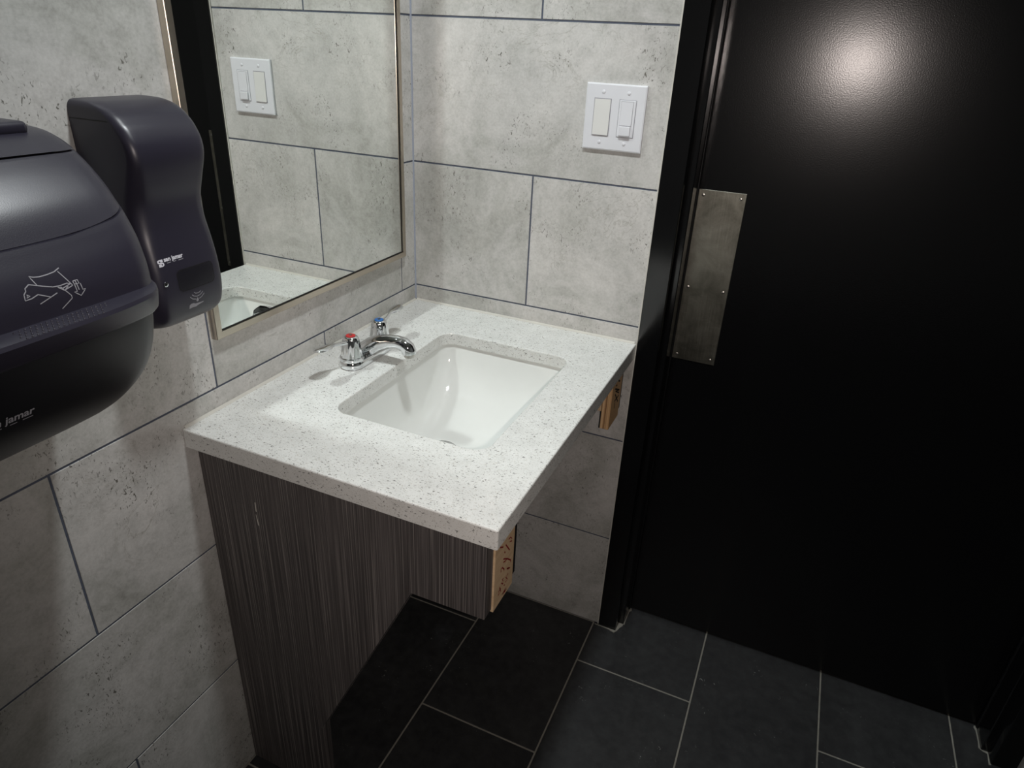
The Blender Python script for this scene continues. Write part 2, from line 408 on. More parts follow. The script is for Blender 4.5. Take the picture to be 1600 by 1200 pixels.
# ------------------------------------------------------------------ light switch
sx, sz = 0.485, 1.367
sw = thing('light_switch', (sx, 0, sz), 'white two-gang light switch plate with rocker and dimmer on the grey tiled wall', 'light switch')
PW, PH = 0.0632, 0.0643
rings = [[Vector((x, -y, z)) for x, z in ((-a, -b), (a, -b), (a, b), (-a, b))] for a, b, y in ((PW, PH, 0.0003), (PW, PH, 0.0056), (PW-0.0026, PH-0.0026, 0.0068))]
bm = loft(bmesh.new(), rings); mesh_obj('cover_plate', bm, 'plate', sw)
for i, cx in enumerate((-0.0265, 0.0265)):
    gap = mesh_obj('rocker_gap', B((cx-0.0182, -0.0072, -0.0362), (cx+0.0182, -0.0060, 0.0362)), 'printgrey', sw)
    if i == 0:
        rk = bmesh.new(); prism(rk, [(-0.0050, -0.0347), (-0.0092, -0.0347), (-0.0084, 0.0), (-0.0080, 0.0347), (-0.0050, 0.0347)], 0, cx-0.0168, cx+0.0168)
        mesh_obj('rocker', rk, 'rocker', sw)
    else:
        mesh_obj('dimmer_body', B((cx-0.0172, -0.0082, -0.0352), (cx+0.0172, -0.0030, 0.0352), 0.0006), 'plate', sw)
        mesh_obj('rocker_gap', B((cx-0.0130, -0.0084, -0.0132), (cx+0.0121, -0.0070, 0.0331)), 'printgrey', sw)
        rk = bmesh.new(); prism(rk, [(-0.0070, -0.0125), (-0.0096, -0.0125), (-0.0092, 0.010), (-0.0089, 0.0325), (-0.0070, 0.0325)], 0, cx-0.0125, cx+0.0115)
        mesh_obj('rocker', rk, 'plate', sw)
        mesh_obj('dimmer_slider', B((cx-0.0125, -0.0132, -0.0325), (cx+0.0112, -0.0078, -0.0142), 0.0012, 2), 'plate', sw)
    for zz in (-0.0485, 0.0485): screw(sw, (cx, -0.0068, zz), (0, -1, 0), 0.0036, 'plate')

# ------------------------------------------------------------------ counter, sink, faucet
ZC, CT, CK, CD, CL = 0.883, 0.038, 0.0275, 0.594, 0.763
kx0, kx1, ky0, ky1 = 0.176, 0.487, -0.588, -0.156
kcx, kcy, khx, khy = (kx0+kx1)/2, (ky0+ky1)/2, (kx1-kx0)/2, (ky1-ky0)/2
ct = thing('countertop', (CD/2, -CL/2, ZC-CT), 'white speckled stone vanity countertop with a cutout for the basin', 'countertop')
def slab():
    bm = bmesh.new(); seg = 8
    inner = rrect(kcx, kcy, khx, khy, 0.032, 0, seg); n = len(inner)
    cxs = [(CD, 0.0-0.0008), (0.0008, -0.0008), (0.0008, -CL), (CD, -CL)]
    def outer(inset, z):
        pts = []
        c = [(CD-inset, -0.0008), (0.0008, -0.0008), (0.0008, -CL+inset), (CD-inset, -CL+inset)]
        for k in range(4):
            cxk, cyk = c[k]; r = 0.004 if k == 3 else 0.0005
            sx_, sy_ = ((1, 1), (-1, 1), (-1, -1), (1, -1))[k]
            for i in range(seg+1):
                t = PI/2*k+PI/2*i/seg
                pts.append(Vector((cxk-sx_*r+r*math.cos(t), cyk-sy_*r+r*math.sin(t), z)))
        return pts
    def inn(grow, z): return [Vector((p.x, p.y, z)) for p in rrect(kcx, kcy, khx+grow, khy+grow, 0.032+grow, 0, seg)]
    b = 0.0025
    loops = [inn(b, ZC), outer(b, ZC), outer(b*0.3, ZC-b*0.3), outer(0, ZC-b), outer(0, ZC-CT+b), outer(b, ZC-CT), outer(0.045, ZC-CT), outer(0.045, ZC-CK), inn(0, ZC-CK), inn(0, ZC-b), inn(b*0.3, ZC-b*0.3), inn(b, ZC)]
    vs = [[bm.verts.new(p-Vector(ct.location)) for p in l] for l in loops[:-1]]; vs.append(vs[0])
    for a, c in zip(vs, vs[1:]):
        for i in range(n): bm.faces.new((a[i], a[(i+1) % n], c[(i+1) % n], c[i]))
    return bm
mesh_obj('stone_slab', slab(), 'quartz', ct, smooth=17)
# caulk bead at the wall behind the counter
bm = bmesh.new(); prism(bm, [(0.0006, ZC), (0.0050, ZC+0.0003), (0.0006, ZC+0.0045)], 1, -CL+0.004, -0.004); 
mesh_obj('caulk_bead', R(Vector(ct.location), bm), 'caulk', ct)
bm = bmesh.new(); prism(bm, [(-0.0006, ZC), (-0.0050, ZC+0.0003), (-0.0006, ZC+0.0045)], 0, 0.004, CD-0.004)
mesh_obj('caulk_bead', R(Vector(ct.location), bm), 'caulk', ct)

sk = thing('sink_basin', (kcx, kcy, ZC-CT-0.16), 'white rectangular undermount porcelain basin under the faucet', 'sink')
SO = Vector(sk.location); zr = ZC-CK-0.0004
dcx, dcy = kcx-0.045, kcy-0.004
def bowl(off):
    rings = []
    #  depth, fraction toward drain
    prof = [(0.0, 0.0, 0.0), (0.004, 0.006, 0.006), (0.02, 0.018, 0.03), (0.045, 0.038, 0.075), (0.070, 0.066, 0.14), (0.092, 0.105, 0.235), (0.108, 0.155, 0.34), (0.120, 0.225, 0.45), (0.129, 0.32, 0.57), (0.135, 0.44, 0.68), (0.139, 0.58, 0.78), (0.142, 0.75, 0.87), (0.144, 0.93, 0.955)]
    for d, tx, ty in prof:
        hx, hy = (khx+0.006)*(1-tx)+0.024*tx, (khy+0.006)*(1-ty)+0.024*ty
        cx, cy = kcx*(1-tx)+dcx*tx, kcy*(1-ty)+dcy*ty
        r = 0.036*(1-tx)+0.024*tx+0.040*max(0.0, min(1.0, (d-0.05)/0.05))*(1-ty)
        rings.append(rrect(cx, cy, hx+off, hy+off, min(r, hx*0.97, hy*0.97)+off, zr-d-off*(0.9 if d > 0.004 else 0), 8))
    return rings
bi, bo = bowl(0.0), bowl(0.011)
fl_o = [Vector((p.x, p.y, zr)) for p in rrect(kcx, kcy, khx+0.030, khy+0.030, 0.05, 0, 8)]
fl_u = [Vector((p.x, p.y, zr-0.012)) for p in fl_o]
bo2 = [[Vector((p.x, p.y, min(p.z, zr-0.012))) for p in r] for r in bo]
bm = bmesh.new(); loft(bm, [[p-SO for p in r] for r in (bi[::-1]+[fl_o, fl_u]+bo2[1:])], cap0=False, cap1=False)
bow = mesh_obj('bowl', bm, 'porcelain', sk, smooth=60)
dz = zr-0.1435
bm = lathe(bmesh.new(), [(0.0335, 0.002), (0.032, 0.0036), (0.024, 0.0030), (0.021, -0.002), (0.021, -0.012)], Vector((dcx, dcy, dz))-SO)
dr = mesh_obj('drain_flange', bm, 'chrome', sk, smooth=50)
bm = lathe(bmesh.new(), [(0.020, -0.006), (0.019, -0.0035), (0.005, -0.0030)], Vector((dcx, dcy, dz))-SO); st = mesh_obj('drain_strainer', bm, 'screw', dr, smooth=50)
for i in range(6):
    a = i*PI/3
    mesh_obj('strainer_hole', lathe(bmesh.new(), [(0.0036, -0.0040), (0.0034, -0.0026)], Vector((dcx+0.0115*math.cos(a), dcy+0.0115*math.sin(a), dz))-SO, 10), 'darkhole', dr)
mesh_obj('tailpiece', lathe(bmesh.new(), [(0.024, -0.020), (0.024, -0.045), (0.017, -0.047), (0.017, -0.16)], Vector((dcx, dcy, dz))-SO), 'chrome', sk, smooth=40)

fx, fy = 0.100, -0.366
fa = thing('faucet', (fx, fy, ZC), 'chrome two-handle centerset faucet with wrist blade levers behind the basin', 'faucet')
def stadium(hy, r, z, n=12, x0=0.0, fr=1.0):
    out = []
    for s in (1, -1):
        for i in range(n+1):
            t = (0 if s > 0 else PI)+PI*i/n
            out.append(Vector((x0+r*fr*math.cos(t), s*hy+r*math.sin(t), z)))
    return out
bm = loft(bmesh.new(), [stadium(0.051, 0.0245, 0.0005), stadium(0.051, 0.0262, 0.004), stadium(0.051, 0.0258, 0.011), stadium(0.051, 0.0235, 0.016), stadium(0.051, 0.022, 0.0175)])
mesh_obj('base_body', bm, 'chrome', fa, smooth=50)
# spout: broad root between the hubs, arching forward and drooping at the tip
pts = [(-0.008, 0, 0.006), (0.002, 0, 0.019), (0.018, 0, 0.031), (0.038, 0, 0.0415), (0.060, 0, 0.0490), (0.080, 0, 0.0520), (0.0945, 0, 0.0495), (0.1025, 0, 0.0435), (0.1055, 0, 0.0360), (0.1060, 0, 0.0320)]
rad = [(0.030, 0.020), (0.027, 0.021), (0.0225, 0.0195), (0.0180, 0.0170), (0.0160, 0.0145), (0.0152, 0.0132), (0.0150, 0.0146), (0.0150, 0.0156), (0.0148, 0.0154), (0.0140, 0.0146)]
spb = tube(bmesh.new(), pts, rad, 20)
for v_ in spb.verts: v_.co.z = max(v_.co.z, 0.0022)
mesh_obj('spout', spb, 'chrome', fa, smooth=60)
mesh_obj('aerator', lathe(bmesh.new(), [(0.0098, 0.024), (0.0106, 0.0246), (0.0106, 0.040), (0.009, 0.041)], (0.1060, 0, 0)), 'screw', fa, smooth=40)
for s, cap in ((-1, 'redcap'), (1, 'bluecap')):
    c = (0, s*0.051, 0)
    mesh_obj('valve_collar', lathe(bmesh.new(), [(0.0245, 0.0165), (0.0250, 0.019), (0.0245, 0.0225), (0.0222, 0.0235)], c), 'chrome', fa, smooth=40)
    hn = 10; rings = []
    for r, z in ((0.0212, 0.0236), (0.0205, 0.030), (0.0182, 0.046), (0.0166, 0.058), (0.0150, 0.0645), (0.0125, 0.0672), (0.0105, 0.0675)):
        rings.append([Vector((r*(1+0.035*math.cos(hn*2*PI*i/60)*(1 if z < 0.06 else 0))*math.cos(2*PI*i/60), c[1]+r*(1+0.035*math.cos(hn*2*PI*i/60)*(1 if z < 0.06 else 0))*math.sin(2*PI*i/60), z)) for i in range(60)])
    h = mesh_obj('handle_hub', loft(bmesh.new(), rings), 'chrome', fa, smooth=50)
    o = mesh_obj('index_cap', lathe(bmesh.new(), [(0.0098, 0.0668), (0.0096, 0.0688), (0.0082, 0.0695), (0.0035, 0.0696), (0.0030, 0.0690)], c), cap, h, smooth=40); o['label'] = ('red' if s < 0 else 'blue')+' round index cap'
    mesh_obj('index_letter', lathe(bmesh.new(), [(0.0033, 0.0690), (0.0030, 0.0702)], c, 12), 'chrome', h)
    # lever: slim arm widening into a flat upright blade
    ax = -0.10
    pl = [(0.0, 0.012), (0.0, 0.030), (-0.004, 0.046), (-0.006, 0.056), (-0.007, 0.066), (-0.008, 0.080), (-0.009, 0.092), (-0.0095, 0.0985)]
    zz = [0.0575, 0.0610, 0.0640, 0.0655, 0.0660, 0.0665, 0.0675, 0.0680]
    wd = [(0.0050, 0.0045), (0.0042, 0.0036), (0.0036, 0.0032), (0.0075, 0.0034), (0.0128, 0.0034), (0.0138, 0.0032), (0.0128, 0.0030), (0.0060, 0.0022)]
    lp = [(p[0], c[1]+s*p[1], z) for p, z in zip(pl, zz)]
    mesh_obj('lever_blade', tube(bmesh.new(), lp, wd, 16), 'chrome', h, smooth=50)

# ------------------------------------------------------------------ side panel and plywood cleats below the counter
YP, PT = -0.742, 0.026
ZU = ZC-CT
pan = thing('vanity_side_panel', (0.15, YP, 0), 'dark grey wood-grain laminate side panel with stepped cutout under the counter', 'panel')
poly = [(0.0015, 0.002), (0.0015, ZU-0.0004), (0.568, ZU-0.0004), (0.568, 0.682), (0.434, 0.682), (0.2085, 0.214), (0.2085, 0.002)]
bm = prism(bmesh.new(), [(x, z) for x, z in poly], 1, YP, YP+PT)
bmesh.ops.bevel(bm, geom=bm.edges[:], offset=0.0008, segments=1, affect='EDGES')
mesh_obj('panel_board', R(Vector(pan.location), bm), 'wood', pan)
# chipped laminate flecks near the top
def fleck(pts, y, mat='caulk'):
    bm = bmesh.new(); prism(bm, pts, 1, y-0.0006, y+0.001); return mesh_obj('chip_mark', R(Vector(pan.location), bm), mat, pan)
def cleat(name, parts, loc, label):
    t = thing(name, loc, label, 'plywood block')
    for nm, a, b, mt in parts: mesh_obj(nm, R(Vector(loc), B(a, b, 0.0005)), mt, t)
    return t
nc = cleat('plywood_cleat', [('plywood_board', (0.540, -0.7155, 0.676), (0.571, -0.640, ZU-0.0005), 'ply'), ('edge_band', (0.545, -0.639, 0.690), (0.569, -0.626, ZU-0.0005), 'darkhole')], (0.555, -0.68, 0.684), 'plywood cleat with red handwriting under the near counter corner beside dark panel')
bc = cleat('plywood_cleat', [('plywood_board', (0.484, -0.075, 0.728), (0.556, -0.057, ZU-0.0005), 'ply'), ('plywood_edge', (0.5565, -0.105, 0.700), (0.5665, -0.024, ZU-0.0005), 'plye'), ('plywood_edge', (0.567, -0.105, 0.700), (0.577, -0.024, ZU-0.0005), 'plye'), ('edge_band', (0.557, -0.0235, 0.715), (0.576, -0.012, ZU-0.0005), 'darkhole')], (0.55, -0.06, 0.700), 'raw layered plywood cleat with black handwriting under the counter at the back wall')

# ------------------------------------------------------------------ dispensers
def plan(d, bulge, yf, yn, r, z, sag=0.0, ex=2.0, nf=18, na=7):
    """outline of a dispenser at one height: from the wall on the far side round the front to the wall on the near side"""
    yc, h = (yf+yn)/2, (yf-yn)/2; out = []
    def add(x, y):
        k = max(0.0, x/d) if d > 1e-6 else 0
        out.append(Vector((x+bulge*(1-abs((y-yc)/h)**ex)*k, y, z-sag*(1-abs((y-yc)/h)**ex)*k)))
    r = min(r, d*0.98)
    add(0.0005, yf); add((d-r)*0.5, yf)
    for i in range(na+1):
        t = PI/2*i/na; add(d-r+r*math.sin(t), yf-r+r*math.cos(t))
    for i in range(1, nf): 
        y = (yf-r)+((yn+r)-(yf-r))*i/nf; add(d, y)
    for i in range(na+1):
        t = PI/2*(1-i/na); add(d-r+r*math.sin(t), yn+r-r*math.cos(t))
    add((d-r)*0.5, yn); add(0.0005, yn)
    return out
def interp(tab, z):
    tab = sorted(tab)
    if z <= tab[0][0]: return tab[0][1:]
    for a, b in zip(tab, tab[1:]):
        if z <= b[0]:
            t = (z-a[0])/(b[0]-a[0]); return tuple(p+(q-p)*t for p, q in zip(a[1:], b[1:]))
    return tab[-1][1:]
def smooth_tab(tab, n=40):
    """Catmull-Rom resampling of the profile so that the curves stay smooth"""
    tab = sorted(tab); out = []
    for i in range(len(tab)-1):
        p0, p1, p2, p3 = tab[max(i-1, 0)], tab[i], tab[i+1], tab[min(i+2, len(tab)-1)]
        for k in range(5):
            t = k/5
            out.append(tuple(0.5*((2*b)+(c-a)*t+(2*a-5*b+4*c-d)*t*t+(3*b-a-3*c+d)*t**3) for a, b, c, d in zip(p0, p1, p2, p3)))
    out.append(tab[-1]); return out
def shell(rows_, O, off=0.0, ex=2.0):
    return R(O, loft(bmesh.new(), [plan(q[1]+off, q[2], q[3]+off, q[4]-off, q[5], q[0], q[6] if len(q) > 6 else 0.0, ex) for q in rows_], cap0=True, cap1=True))

# soap dispenser
so = thing('soap_dispenser', (0, -0.78, 1.10), 'black touchless soap dispenser on the tiled wall beside the mirror', 'soap dispenser')
SOo = Vector(so.location)
F_, N_ = -0.716, -0.838
prof = [(1.100, 0.060, 0.001, F_-0.010, N_+0.010, 0.03), (1.104, 0.078, 0.002, F_-0.004, N_+0.004, 0.026), (1.116, 0.092, 0.003, F_, N_, 0.020), (1.135, 0.0985, 0.004, F_, N_, 0.016), (1.160, 0.1005, 0.004, F_, N_, 0.015),
        (1.190, 0.0990, 0.004, F_, N_, 0.016), (1.220, 0.0945, 0.003, F_, N_, 0.018), (1.250, 0.0900, 0.003, F_, N_, 0.022), (1.280, 0.0905, 0.003, F_, N_, 0.024), (1.310, 0.0975, 0.003, F_, N_, 0.020),
        (1.338, 0.1030, 0.003, F_, N_, 0.014), (1.358, 0.1010, 0.003, F_, N_, 0.012), (1.376, 0.0920, 0.003, F_, N_, 0.012),
        (1.386, 0.0830, 0.003, F_, N_, 0.012), (1.394, 0.0740, 0.003, F_-0.0005, N_+0.0005, 0.012), (1.4015, 0.0620, 0.002, F_-0.002, N_+0.002, 0.014), (1.4065, 0.0460, 0.001, F_-0.006, N_+0.006, 0.016), (1.4080, 0.0250, 0.0, F_-0.012, N_+0.012, 0.014)]
mesh_obj('front_cover', shell(smooth_tab(prof), SOo), 'disp', so, smooth=50)
mesh_obj('side_seam', R(SOo, B((0.002, N_-0.0004, 1.3850), (0.0700, N_+0.002, 1.3864))), 'darkhole', so)

# paper towel dispenser
td = thing('paper_towel_dispenser', (0, -1.09, 1.03), 'large black paper towel dispenser on the tiled wall, nearest the viewer', 'towel dispenser')
TDo = Vector(td.location)
TF, TN = -0.935, -1.245
body = [(1.050, 0.100, 0.006, TF-0.035, TN+0.035, 0.05), (1.058, 0.125, 0.010, TF-0.024, TN+0.024, 0.05), (1.075, 0.155, 0.012, TF-0.012, TN+0.012, 0.05), (1.100, 0.182, 0.014, TF-0.004, TN+0.004, 0.045), (1.130, 0.206, 0.015, TF-0.001, TN+0.001, 0.04),
        (1.160, 0.220, 0.016, TF, TN, 0.036), (1.190, 0.2275, 0.017, TF, TN, 0.034), (1.215, 0.230, 0.018, TF, TN, 0.034)]
mesh_obj('lower_body', shell(smooth_tab(body), TDo, 0.0, 3.5), 'dispdark', td, smooth=50)
LS = -0.001
lip = [(1.206, 0.2330, 0.022, TF+0.002, TN-0.002, 0.034, LS), (1.211, 0.2375, 0.024, TF+0.002, TN-0.002, 0.034, LS), (1.229, 0.2400, 0.028, TF+0.002, TN-0.002, 0.034, LS), (1.233, 0.2390, 0.027, TF+0.002, TN-0.002, 0.034, LS), (1.2370, 0.236, 0.012, TF+0.001, TN-0.001, 0.034, LS)]
mesh_obj('grip_ledge', shell(lip, TDo, 0.0, 3.5), 'disp', td, smooth=35)
cov = [(1.2350, 0.2385, 0.008, TF, TN, 0.034, LS), (1.258, 0.2365, 0.009, TF, TN, 0.034, 0.0), (1.286, 0.2290, 0.010, TF, TN, 0.033, 0.010), (1.310, 0.2170, 0.011, TF, TN, 0.032, 0.015), (1.3185, 0.2115, 0.012, TF, TN, 0.032, 0.016)]
mesh_obj('lower_cover', shell(smooth_tab(cov), TDo, 0.0, 3.5), 'disp', td, smooth=50)
cov2 = [(1.3205, 0.2095, 0.012, TF, TN, 0.032, 0.016), (1.340, 0.1930, 0.012, TF, TN, 0.030, 0.009), (1.358, 0.1720, 0.010, TF, TN, 0.028, 0.003), (1.3700, 0.1540, 0.008, TF, TN, 0.026, -0.002)]
mesh_obj('upper_cover', shell(smooth_tab(cov2), TDo, 0.0, 3.5), 'disp', td, smooth=50)
cov3 = [(1.3720, 0.1520, 0.008, TF, TN, 0.026, -0.002), (1.380, 0.1360, 0.007, TF-0.001, TN+0.001, 0.024, -0.001), (1.388, 0.1130, 0.006, TF-0.004, TN+0.004, 0.022, 0.0), (1.3915, 0.0850, 0.004, TF-0.010, TN+0.010, 0.020, 0.0), (1.3930, 0.0550, 0.002, TF-0.018, TN+0.018, 0.02, 0.0)]
mesh_obj('top_cap', shell(smooth_tab(cov3), TDo, 0.0, 3.5), 'disp', td, smooth=50)
mesh_obj('inner_core', shell([(1.18, 0.20, 0.01, TF-0.005, TN+0.005, 0.03), (1.29, 0.20, 0.008, TF-0.005, TN+0.005, 0.03), (1.32, 0.180, 0.006, TF-0.005, TN+0.005, 0.03), (1.375, 0.128, 0.004, TF-0.005, TN+0.005, 0.03)], TDo, 0.0, 3.5), 'darkhole', td)
mesh_obj('back_plate', R(TDo, B((0.0005, TN+0.02, 1.07), (0.030, TF-0.02, 1.385), 0.004, 2)), 'dispdark', td)
mesh_obj('top_hatch', R(TDo, B((0.012, TN+0.030, 1.386), (0.116, TF-0.030, 1.4000), 0.0055, 3)), 'disp', td, smooth=40)

# ------------------------------------------------------------------ printed marks, lettering and small fittings
def bvh_of(root, names):
    vs, fs = [], []
    for o in C.objects:
        if o.parent is root and o.name.split('.')[0] in names:
            k = len(vs); vs += [v.co+root.location for v in o.data.vertices]; fs += [[k+i for i in p.vertices] for p in o.data.polygons]
    return BVHTree.FromPolygons(vs, fs)
class Surf:
    """projects wall-plane (y, z) coordinates along -x onto the front of a thing"""
    def __init__(s, root, names): s.root = root; s.t = bvh_of(root, names)
    def at(s, y, z, off=0.0003):
        h = s.t.ray_cast(Vector((0.6, y, z)), Vector((-1, 0, 0)))
        return h[0]+h[1]*off*(1 if h[1].x > 0 else -1)-s.root.location
    def stroke(s, bm, pts, wd=0.001, off=0.0003, step=0.002):
        q = [Vector(pts[0]).to_3d()]
        for a, b in zip(pts, pts[1:]):
            a, b = Vector((a[0], a[1], 0)), Vector((b[0], b[1], 0)); n = max(1, int((b-a).length/step))
            q += [a+(b-a)*(i+1)/n for i in range(n)]
        prev = None
        for i, p in enumerate(q):
            d = (q[min(i+1, len(q)-1)]-q[max(i-1, 0)]).normalized(); nn = Vector((-d.y, d.x, 0))*wd/2
            cur = [bm.verts.new(s.at(p.x+nn.x, p.y+nn.y, off)), bm.verts.new(s.at(p.x-nn.x, p.y-nn.y, off))]
            if prev: bm.faces.new((prev[0], prev[1], cur[1], cur[0]))
            prev = cur
    def patch(s, outline, c, off, rings=(1.0, 0.75, 0.45, 0.15)):
        bm = bmesh.new()
        loft(bm, [[s.at(c[0]+(y-c[0])*k, c[1]+(z-c[1])*k, off) for y, z in outline] for k in rings], cap0=False)
        return bm
    def text(s, body, y0, z0, width, bold=0.02, off=0.0003, squash=1.0):
        cu = bpy.data.curves.new('lettering', 'FONT'); cu.body = body; cu.size = 1.0; cu.offset = bold; cu.resolution_u = 3
        o = bpy.data.objects.new('lettering_tmp', cu); C.objects.link(o)
        me = bpy.data.meshes.new_from_object(o.evaluated_get(bpy.context.evaluated_depsgraph_get())); bpy.data.objects.remove(o)
        bm = bmesh.new(); bm.from_mesh(me); bpy.data.meshes.remove(me)
        bmesh.ops.triangulate(bm, faces=bm.faces[:])
        x0_, x1_ = min(v.co.x for v in bm.verts), max(v.co.x for v in bm.verts); k = width/(x1_-x0_)
        for v in bm.verts: v.co = s.at(y0+(v.co.x-x0_)*k, z0+v.co.y*k*squash, off)
        return bm
def logo_s(S, y0, y1, z0, z1, wd):
    """two interlocked hooks forming a blocky S"""
    bm = bmesh.new(); w_, h_ = y1-y0, z1-z0
    def P(*q): return [(y0+a*w_, z0+b*h_) for a, b in q]
    S.stroke(bm, P((0.95, 0.92), (0.30, 0.92), (0.06, 0.80), (0.06, 0.58), (0.30, 0.50), (0.62, 0.50)), wd, 0.00035, 0.001)
    S.stroke(bm, P((0.05, 0.08), (0.70, 0.08), (0.94, 0.20), (0.94, 0.42), (0.70, 0.50), (0.38, 0.50)), wd, 0.00030, 0.001)
    S.stroke(bm, P((0.45, 0.74), (0.95, 0.74)), wd*0.9, 0.00040, 0.001); S.stroke(bm, P((0.05, 0.27), (0.55, 0.27)), wd*0.9, 0.00040, 0.001)
    return bm
SS = Surf(so, ('front_cover',))
lg = mesh_obj('logo_mark', logo_s(SS, -0.8262, -0.8188, 1.1998, 1.2092, 0.0019), 'print', so)
mesh_obj('logo_text', SS.text('san jamar', -0.8172, 1.2056, 0.0312, 0.04), 'print', so)
bm = bmesh.new()
for a, b in ((-0.8135, -0.8075), (-0.8035, -0.7990), (-0.7950, -0.7868)): SS.stroke(bm, [(a, 1.2030), (b, 1.2033)], 0.0009)
mesh_obj('logo_tagline', bm, 'printgrey', so)
def rr2(y0, y1, z0, z1, r, n=5):
    out = []
    for k, (cy, cz) in enumerate(((y1-r, z1-r), (y0+r, z1-r), (y0+r, z0+r), (y1-r, z0+r))):
        for i in range(n+1):
            t = PI/2*k+PI/2*i/n; out.append((cy+r*math.cos(t), cz+r*math.sin(t)))
    return out
ol = rr2(-0.8040, -0.7395, 1.1585, 1.1890, 0.007)
ol = [(a[0]+(b[0]-a[0])*i/n, a[1]+(b[1]-a[1])*i/n) for a, b in zip(ol, ol[1:]+ol[:1]) for n in [max(1, int(math.hypot(b[0]-a[0], b[1]-a[1])/0.003))] for i in range(n)]
bm = bmesh.new(); SS.stroke(bm, ol+[ol[0], ol[1]], 0.0012, 0.0005); sw_ = mesh_obj('window_groove', bm, 'darkhole', so)
mesh_obj('sight_window', SS.patch(ol, (-0.772, 1.1738), 0.0004, (1.0, 0.85, 0.7, 0.55, 0.4, 0.25, 0.1)), 'dispglossy', so)
cc = SS.at(-0.8236, 1.1752, 0.0)
bm = bmesh.new(); loft(bm, [circ(cc, 0.0036, (1, 0, 0), 20), circ(cc+Vector((0.0012, 0, 0)), 0.0034, (1, 0, 0), 20), circ(cc+Vector((0.0014, 0, 0)), 0.0024, (1, 0, 0), 20), circ(cc+Vector((0.0006, 0, 0)), 0.0022, (1, 0, 0), 20)])
lk = mesh_obj('lock', bm, 'chrome', so, smooth=40)
mesh_obj('lock_slot', B(cc+Vector((0.0003, -0.0004, -0.0016)), cc+Vector((0.0011, 0.0004, 0.0016))), 'darkhole', lk)
bm = bmesh.new()
for p in ([(-0.7816, 1.1524), (-0.7790, 1.1500), (-0.7755, 1.1494), (-0.7720, 1.1498), (-0.7690, 1.1512)],
          [(-0.7856, 1.1494), (-0.7825, 1.1466), (-0.7770, 1.1448), (-0.7710, 1.1456), (-0.7654, 1.1492)],
          [(-0.7892, 1.1468), (-0.7850, 1.1428), (-0.7790, 1.1408)], [(-0.7735, 1.1403), (-0.7690, 1.1416), (-0.7632, 1.1458)]):
    SS.stroke(bm, p, 0.0011)
mesh_obj('sensor_waves', bm, 'printgrey', so)
mesh_obj('drop_mark', SS.patch([(-0.7762, 1.1432), (-0.7778, 1.1408), (-0.7788, 1.1386), (-0.7780, 1.1370), (-0.7762, 1.1366), (-0.7748, 1.1374), (-0.7744, 1.1390), (-0.7752, 1.1412)], (-0.7765, 1.1390), 0.0003), 'printgrey', so)
mesh_obj('hand_mark', SS.patch([(-0.7912, 1.1288), (-0.7911, 1.1343), (-0.7885, 1.1361), (-0.7840, 1.1359), (-0.7805, 1.1343), (-0.7760, 1.1340), (-0.7651, 1.1336), (-0.7655, 1.1324), (-0.7715, 1.1313), (-0.7762, 1.1303), (-0.7790, 1.1291), (-0.7850, 1.1296)], (-0.7840, 1.1322), 0.0003, (1.0, 0.6, 0.2)), 'printgrey', so)

TS = Surf(td, ('lower_body', 'lower_cover', 'grip_ledge'))
ICON = [[(-1.0488, 1.2804), (-1.0551, 1.2782), (-1.0624, 1.2775), (-1.0702, 1.2774), (-1.0753, 1.2782), (-1.079, 1.2797), (-1.0761, 1.2708)],
    [(-1.0518, 1.2779), (-1.0444, 1.2627), (-1.0538, 1.2604)],
    [(-1.083, 1.2735), (-1.0774, 1.2714), (-1.0709, 1.2688), (-1.063, 1.2661), (-1.0563, 1.2655), (-1.049, 1.266), (-1.0449, 1.2642)],
    [(-1.059, 1.2647), (-1.0547, 1.2626), (-1.0467, 1.2645)], [(-1.0562, 1.2644), (-1.0538, 1.2604), (-1.0491, 1.263)],
    [(-1.083, 1.2735), (-1.0877, 1.2711), (-1.0883, 1.2687), (-1.0912, 1.2664), (-1.0924, 1.2612), (-1.0861, 1.2615), (-1.0793, 1.2634), (-1.0692, 1.2583)],
    [(-1.0616, 1.2601), (-1.0807, 1.2546)], [(-1.059, 1.2647), (-1.053, 1.2596), (-1.0492, 1.254), (-1.0492, 1.2512), (-1.0615, 1.2440)],
    [(-1.0891, 1.2657), (-1.0866, 1.264), (-1.0902, 1.2631), (-1.0885, 1.2650)]]
ARROW = [[(-1.0428, 1.2662), (-1.0378, 1.2665), (-1.0375, 1.263), (-1.0423, 1.2633), (-1.0428, 1.2662)],
    [(-1.0423, 1.2633), (-1.0423, 1.256), (-1.0453, 1.2561), (-1.0395, 1.2511), (-1.033, 1.2563), (-1.0361, 1.2564), (-1.0364, 1.2627)], [(-1.0402, 1.2664), (-1.0398, 1.2570)]]
ICON_DZ = 0.0
bm = bmesh.new()
for p in ICON: TS.stroke(bm, [(a, b+ICON_DZ) for a, b in p], 0.0009)
mesh_obj('hand_icon', bm, 'printgrey', td)
bm = bmesh.new()
for p in ARROW: TS.stroke(bm, [(a, b+ICON_DZ) for a, b in p], 0.0009)
mesh_obj('arrow_icon', bm, 'printgrey', td)
YC2 = 2*(TF+TN)/2      # the pair of icons is mirrored about the middle of the cover
bm = bmesh.new()
for p in ICON: TS.stroke(bm, [(YC2-a-0.06, b+ICON_DZ) for a, b in p], 0.0009)
mesh_obj('hand_icon', bm, 'printgrey', td)
mesh_obj('logo_text', TS.text('san jamar', -1.1535, 1.1446, 0.0485, 0.022), 'printgrey', td)
mesh_obj('logo_mark', logo_s(TS, -1.168, -1.1555, 1.1400, 1.1530, 0.0026), 'printgrey', td)
bm = bmesh.new()
